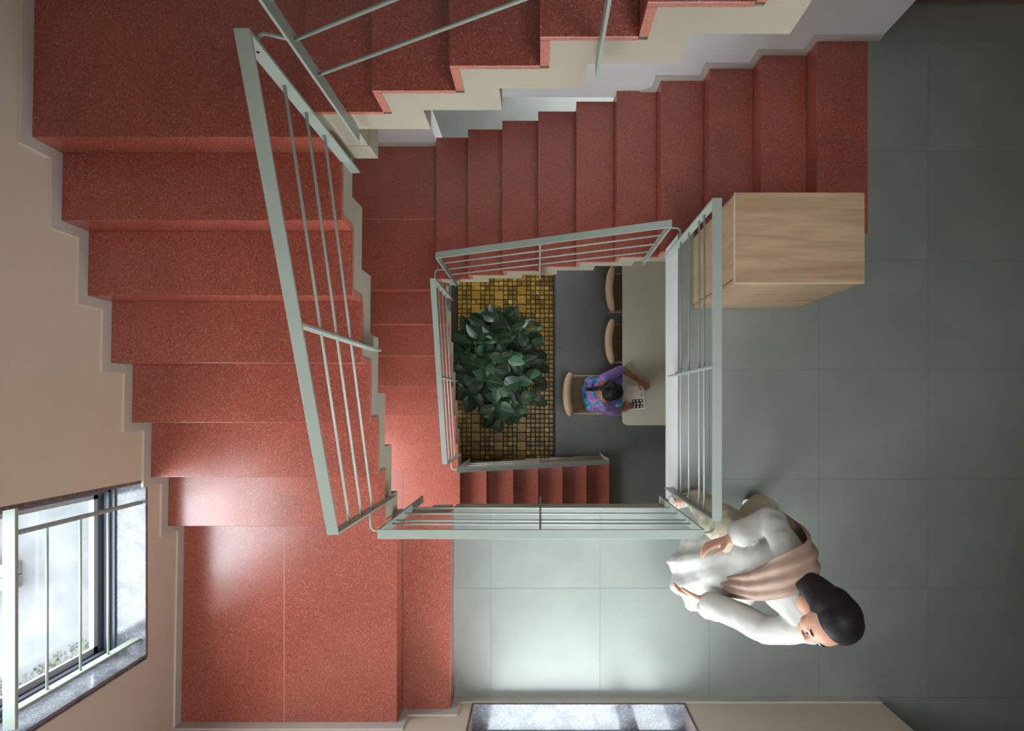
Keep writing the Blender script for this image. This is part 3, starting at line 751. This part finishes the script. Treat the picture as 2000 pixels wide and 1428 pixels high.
def head_parts(root, skin_chains, c, yaw, tilt, skin, lipm, sc=1.0):
    """adds a head to the skin chains; returns matrix for features"""
    Mx = Matrix.Translation(Vector(c)) @ Matrix.Rotation(yaw, 4, 'Z') @ Matrix.Rotation(tilt, 4, 'Y') @ Matrix.Scale(sc, 4)
    def hp(x, y, z, r): p = Mx @ Vector((x, y, z)); return (p.x, p.y, p.z, r * sc)
    skin_chains += [[hp(-.015, 0, .03, .088), hp(.02, 0, .02, .078)], [hp(.03, 0, -.01, .062), hp(.055, 0, -.085, .030)], [hp(.045, .03, -.03, .036), hp(.05, -.03, -.03, .036)],
                    [hp(.086, 0, .02, .010), hp(.105, 0, -.022, .0125)], [hp(.09, .012, -.026, .008), hp(.09, -.012, -.026, .008)],
                    [hp(.078, .03, .032, .014), hp(.078, -.03, .032, .014)],
                    [hp(-.005, .085, -.0, .012), hp(-.01, .088, .025, .013)], [hp(-.005, -.085, -.0, .012), hp(-.01, -.088, .025, .013)]]
    return Mx
def features(root, Mx, lipm):
    for s in (-1, 1):
        e = blob('eye', [[(0, 0, 0, .0125)]], M['eyew'], root, .003, 1); e.matrix_local = Mx @ Matrix.Translation((.083, .031 * s, .010))
        e2 = blob('iris', [[(0, 0, 0, .006)]], M['hair'], root, .002, 1); e2.matrix_local = Mx @ Matrix.Translation((.0935, .031 * s, .009))
        eb = MB().tube([(.092, .016 * s, .032), (.094, .03 * s, .037), (.085, .046 * s, .033)], [.003, .004, .002]).build('eyebrow', M['hair'], root, True); eb.matrix_local = Mx
    m = MB().tube([(.083, -.022, -.052), (.092, -.008, -.049), (.093, 0, -.051), (.092, .008, -.049), (.083, .022, -.052)], [.003, .006, .0065, .006, .003]).build('mouth', lipm, root, True); m.matrix_local = Mx

# ---- walking person (white kurta), facing towards the left of the picture
yaw = math.atan2(-.24, -.97)
wp = empty('person', (1.05, -.74, 0), yaw, 'person walking in white flared top, beige trousers and long dark hair', 'person')
sk = []
# legs
sk.append([(.0, -.03, .92, (.10, .10, .09)), (.06, -.13, .86, .085), (.075, -.15, .50, .056), (.05, -.155, .40, .052), (.03, -.155, .09, .034)])
sk.append([(.03, -.155, .07, .034), (.07, -.155, .035, .032), (.15, -.16, .022, .026)])
sk.append([(.0, .03, .92, (.10, .10, .09)), (-.01, .10, .86, .085), (-.10, .05, .50, .056), (-.14, .03, .43, .052), (-.36, -.03, .20, .034)])
sk.append([(-.36, -.03, .19, .034), (-.34, -.03, .12, .03), (-.28, -.03, .04, .026)])
# torso
sk.append([(.0, .0, .92, (.11, .14, .10)), (-.02, .03, 1.05, (.095, .125, .09)), (-.04, .07, 1.22, (.10, .145, .10)), (-.055, .095, 1.35, (.085, .15, .07))])
sk.append([(-.06, .105, 1.38, .06), (-.06, .12, 1.50, .050)])
# arms
sk.append([(-.06, .25, 1.37, .050), (.07, .30, 1.13, .040), (.09, .29, 1.10, .038), (.29, .17, .93, .027)])
sk.append([(-.06, -.06, 1.37, .050), (-.08, -.17, 1.13, .040), (-.07, -.175, 1.11, .038), (.13, -.145, 1.12, .026)])
sk += hand((.30, .165, .92), (.75, -.35, -.45), (0, -.5, -.6), (.1, -.3, .8))
sk += hand((.14, -.145, 1.12), (.95, .1, -.12), (0, .8, -.4), (.2, .2, .9))
hm = head_parts(wp, sk, (-.055, .14, 1.585), R(28), R(-14), M['skin_l'], M['lip'])
blob('body', sk, M['skin_l'], wp, .006, 3)
features(wp, hm, M['lip'])
# hair: cap and long fall at the back
def H_(x, y, z, r): p = hm @ Vector((x, y, z)); return (p.x, p.y, p.z, r)
hr = [[H_(-.030, 0, .045, .094), H_(-.018, 0, .056, .088)], [H_(-.03, .035, .03, .085), H_(-.045, -.035, .03, .085)],
      [H_(-.06, .02, .0, .08), H_(-.115, .03, -.14, (.055, .075, .06)), H_(-.13, .03, -.32, (.035, .065, .05)), H_(-.12, .03, -.42, (.02, .045, .04))],
      [H_(-.02, .075, .03, .035), H_(-.03, .085, -.08, .03), H_(-.05, .09, -.2, .022)], [H_(-.05, -.04, .02, .075), H_(-.085, -.09, -.07, .055), H_(-.10, -.12, -.20, .045), H_(-.10, -.13, -.33, .03)]]
blob('hair', hr, M['hair'], wp, .006, 3)
def skirt_loft(rings, seg=48, pleats=9, amp=.02):
    v = []; f = []
    for i, (cx, cy, z, rx, ry) in enumerate(rings):
        t = i / (len(rings) - 1)
        for k in range(seg):
            a = 2 * math.pi * k / seg; rr = 1 + amp / max(rx, ry) * t * math.sin(pleats * a + 1.3 * math.sin(2 * a)); v.append((cx + rx * rr * math.cos(a), cy + ry * rr * math.sin(a), z + .012 * t * math.sin(4 * a)))
    n = len(rings)
    for i in range(n - 1):
        for k in range(seg): f.append((i * seg + k, i * seg + (k + 1) % seg, (i + 1) * seg + (k + 1) % seg, (i + 1) * seg + k))
    f += [tuple(range(seg)), tuple(range((n - 1) * seg, n * seg))[::-1]]
    return v, f
def crumple(o, strength, size):
    t = bpy.data.textures.new('cloth_folds', 'CLOUDS'); t.noise_scale = size; t.noise_depth = 2
    d = o.modifiers.new('folds', 'DISPLACE'); d.texture = t; d.strength = strength; d.mid_level = .5; d.texture_coords = 'LOCAL'
    return o
kv = skirt_loft([(-.02, .04, 1.10, .115, .15), (0, .04, .95, .145, .17), (.04, .09, .78, .19, .20), (.08, .15, .60, .25, .24), (.10, .17, .50, .27, .26)])
kc = [[(-.0, .02, .98, (.125, .155, .1)), (-.02, .03, 1.06, (.112, .142, .09)), (-.04, .07, 1.22, (.117, .162, .10)), (-.055, .095, 1.35, (.10, .165, .075)), (-.058, .10, 1.40, (.07, .11, .04))],
      [(-.06, .25, 1.375, .064), (.07, .305, 1.13, .066), (.09, .295, 1.10, .066), (.20, .225, 1.0, .062), (.255, .195, .955, .066)],
      [(-.06, -.06, 1.375, .064), (-.08, -.175, 1.13, .064), (-.07, -.18, 1.11, .064), (.02, -.165, 1.12, .060), (.07, -.155, 1.12, .066)],
      [(.16, .25, .99, .05), (.24, .26, .80, (.07, .06, .06))]]
crumple(blob('kurta', kc, M['kurta'], wp, .007, 3, [kv]), .022, .13)
tc = [[(.0, -.03, .93, (.125, .125, .1)), (.06, -.13, .87, .106), (.07, -.14, .75, .10), (.075, -.15, .50, .082), (.055, -.155, .38, .078), (.035, -.157, .13, .075)],
      [(.0, .03, .93, (.125, .125, .1)), (-.01, .10, .87, .106), (-.02, .10, .75, .10), (-.10, .05, .50, .090), (-.15, .03, .42, .088), (-.32, -.02, .24, .082)],
      [(-.10, -.03, .70, .10), (-.20, -.05, .45, .10), (-.28, -.06, .30, .08)]]
crumple(blob('trousers', tc, M['trouser'], wp, .008, 4), .02, .11)
def ribbon(name, path, w0, w1, m, parent, folds=3, amp=.008, side=(0, 1, 0)):
    P_ = [Vector(p) for p in path]; dense = []
    for i in range(len(P_) - 1):
        a, b_, c, d_ = P_[max(i - 1, 0)], P_[i], P_[i + 1], P_[min(i + 2, len(P_) - 1)]
        for k in range(5):
            t = k / 5; dense.append(.5 * ((2 * b_) + (c - a) * t + (2 * a - 5 * b_ + 4 * c - d_) * t * t + (3 * b_ - a - 3 * c + d_) * t ** 3))
    dense.append(P_[-1]); v = []; f = []; nw = 15; n = len(dense); sd_ = Vector(side)
    for i, p in enumerate(dense):
        t = (dense[min(i + 1, n - 1)] - dense[max(i - 1, 0)]).normalized(); sv = (sd_ - t * sd_.dot(t)).normalized(); nn = t.cross(sv).normalized()
        w = w0 + (w1 - w0) * i / (n - 1)
        for k in range(nw):
            u = -1 + 2 * k / (nw - 1); v.append(p + sv * u * w / 2 + nn * (amp * math.sin(folds * math.pi * u + .25 * i) - .02 * u * u))
    for i in range(n - 1):
        for k in range(nw - 1): f.append((i * nw + k, i * nw + k + 1, (i + 1) * nw + k + 1, (i + 1) * nw + k))
    o = mesh(name, v, f, m, parent, True); so = o.modifiers.new('solidify', 'SOLIDIFY'); so.thickness = .004; so.offset = 0
    return o
ribbon('scarf', [(-.22, -.05, .86), (-.215, -.05, 1.05), (-.19, -.05, 1.25), (-.13, -.05, 1.43), (-.05, -.045, 1.475), (.04, -.02, 1.44), (.09, .03, 1.32), (.115, .08, 1.18), (.14, .12, 1.02), (.17, .15, .88)], .24, .10, M['scarf'], wp, 3, .010)
for (x, y, z, ax) in ((.07, -.157, .012, 0), ):
    sd = MB().prism([(.0 + px, py) for px, py in rrect(-.11, .13, -.045, .045, .04)], lambda a, c, s: (x + a, y + c, .0 + .014 * s)).build('sandal', M['sandal'], wp, bevel=.003)
    for i in range(4):
        MB().tube([(x + .03 + i * .022, y - .042, .014), (x + .03 + i * .022, y - .025, .05 - i * .004), (x + .03 + i * .022, y + .025, .05 - i * .004), (x + .03 + i * .022, y + .042, .014)], .004, 6).build('strap', M['sandal'], sd, True)
sd = MB().prism(rrect(-.11, .11, -.042, .042, .038), lambda a, c, s: (a, c, -.012 + .014 * s)).build('sandal', M['sandal'], wp, bevel=.003)
sd.location = (-.325, -.03, .09); sd.rotation_euler = (0, R(52), 0)

# ---- seated person reading at the table (faces +x)
sp_ = empty('person', (.62, .12, LOW), 0, 'seated person in purple sleeves and blue patterned sari reading at table', 'person')
sk = []
sk.append([(.02, 0, .56, (.12, .16, .09)), (.02, 0, .70, (.10, .13, .10)), (.06, .01, .88, (.095, .15, .10)), (.09, .02, .99, (.075, .15, .06))])
sk.append([(.10, .02, 1.0, .05), (.135, .022, 1.09, .046)])
for s in (-1, 1):
    sk.append([(.05, s * .09, .555, .085), (.42, s * .10, .54, .062), (.43, s * .10, .50, .055), (.40, s * .10, .10, .035)])
    sk.append([(.40, s * .10, .07, .034), (.50, s * .11, .03, .026)])
# left arm (far side), right arm
sk.append([(.10, .18, .97, .048), (.30, .275, .82, .040), (.32, .275, .81, .038), (.50, .16, .79, .027)])
sk.append([(.10, -.15, .96, .048), (.24, -.20, .80, .040), (.26, -.20, .80, .038), (.30, -.175, .79, .03)])
sk += hand((.51, .15, .79), (.75, -.6, -.05), (0, 0, -1), (-.6, -.6, .1), .95, .3)
sk += hand((.31, -.17, .785), (.95, .3, .0), (0, 0, -1), (-.1, .9, 0), .95, .25)
hm2 = head_parts(sp_, sk, (.155, .022, 1.155), R(-12), R(38), M['skin_d'], M['lip'])
blob('body', sk, M['skin_d'], sp_, .006, 3)
features(sp_, hm2, M['lip'])
hm = hm2
hr = [[H_(-.02, 0, .035, .10), H_(.0, 0, .050, .092)], [H_(-.035, .03, .01, .085), H_(-.035, -.03, .01, .085)], [H_(-.09, 0, .02, .06), H_(-.135, 0, .02, .030)],
      [H_(-.125, 0, .02, .03), H_(-.17, .005, -.03, .022)]]
hr += [[H_(-.165, .005, -.03, .024), (-.035, .045, .985, .022), (-.085, .05, .88, .018), (-.10, .05, .76, .012)]]
blob('hair', hr, M['hair'], sp_, .006, 2)
bl = [[(.06, .01, .80, (.105, .155, .08)), (.075, .012, .90, (.107, .162, .08)), (.085, .02, .965, (.085, .150, .05))],
      [(.09, .17, .965, .060), (.285, .27, .835, .052)], [(.09, -.14, .955, .060), (.21, -.19, .83, .052)]]
blob('blouse', bl, M['blouse'], sp_, .006, 3)
sr = [[(.0, 0, .54, (.15, .19, .10)), (.02, 0, .68, (.125, .155, .10)), (.045, 0, .80, (.122, .168, .06))],
      [(.05, .09, .555, .115), (.40, .11, .55, .095), (.42, .11, .48, .09), (.42, .11, .08, .10)], [(.05, -.09, .555, .115), (.40, -.12, .55, .10), (.42, -.12, .48, .095), (.42, -.12, .08, .10)],
      [(.30, .0, .56, .10), (.42, 0, .1, .10)],
      [(-.05, .10, .72, (.035, .10, .07)), (-.035, .03, .84, (.03, .07, .07)), (-.01, -.06, .95, (.035, .06, .04)), (.06, -.13, 1.01, (.07, .045, .028)), (.15, -.13, .92, (.035, .05, .06)), (.17, -.10, .74, (.035, .06, .08))],
      [(.0, .15, .80, (.10, .035, .12)), (-.02, .15, .66, (.10, .05, .1))],
      [(.0, -.15, .60, (.10, .06, .08)), (.25, -.19, .57, (.12, .06, .06)), (.34, -.2, .5, (.05, .05, .2))]]
crumple(blob('sari', sr, M['sari'], sp_, .007, 3), .02, .05)
def ring(c, ax, r, t=.0028):
    c = Vector(c); ax = Vector(ax).normalized(); a = ax.orthogonal().normalized(); b2 = ax.cross(a)
    o = MB(); o.tube([c + a * r * math.cos(2 * math.pi * k / 20) + b2 * r * math.sin(2 * math.pi * k / 20) for k in range(21)], t, 6); return o
ring((.43, .205, .797), (.18, -.115, -.02), .034).build('bangle', M['gold'], sp_, True)
ring((.295, -.18, .79), (.05, .03, 0), .034).build('bangle', M['gold'], sp_, True)
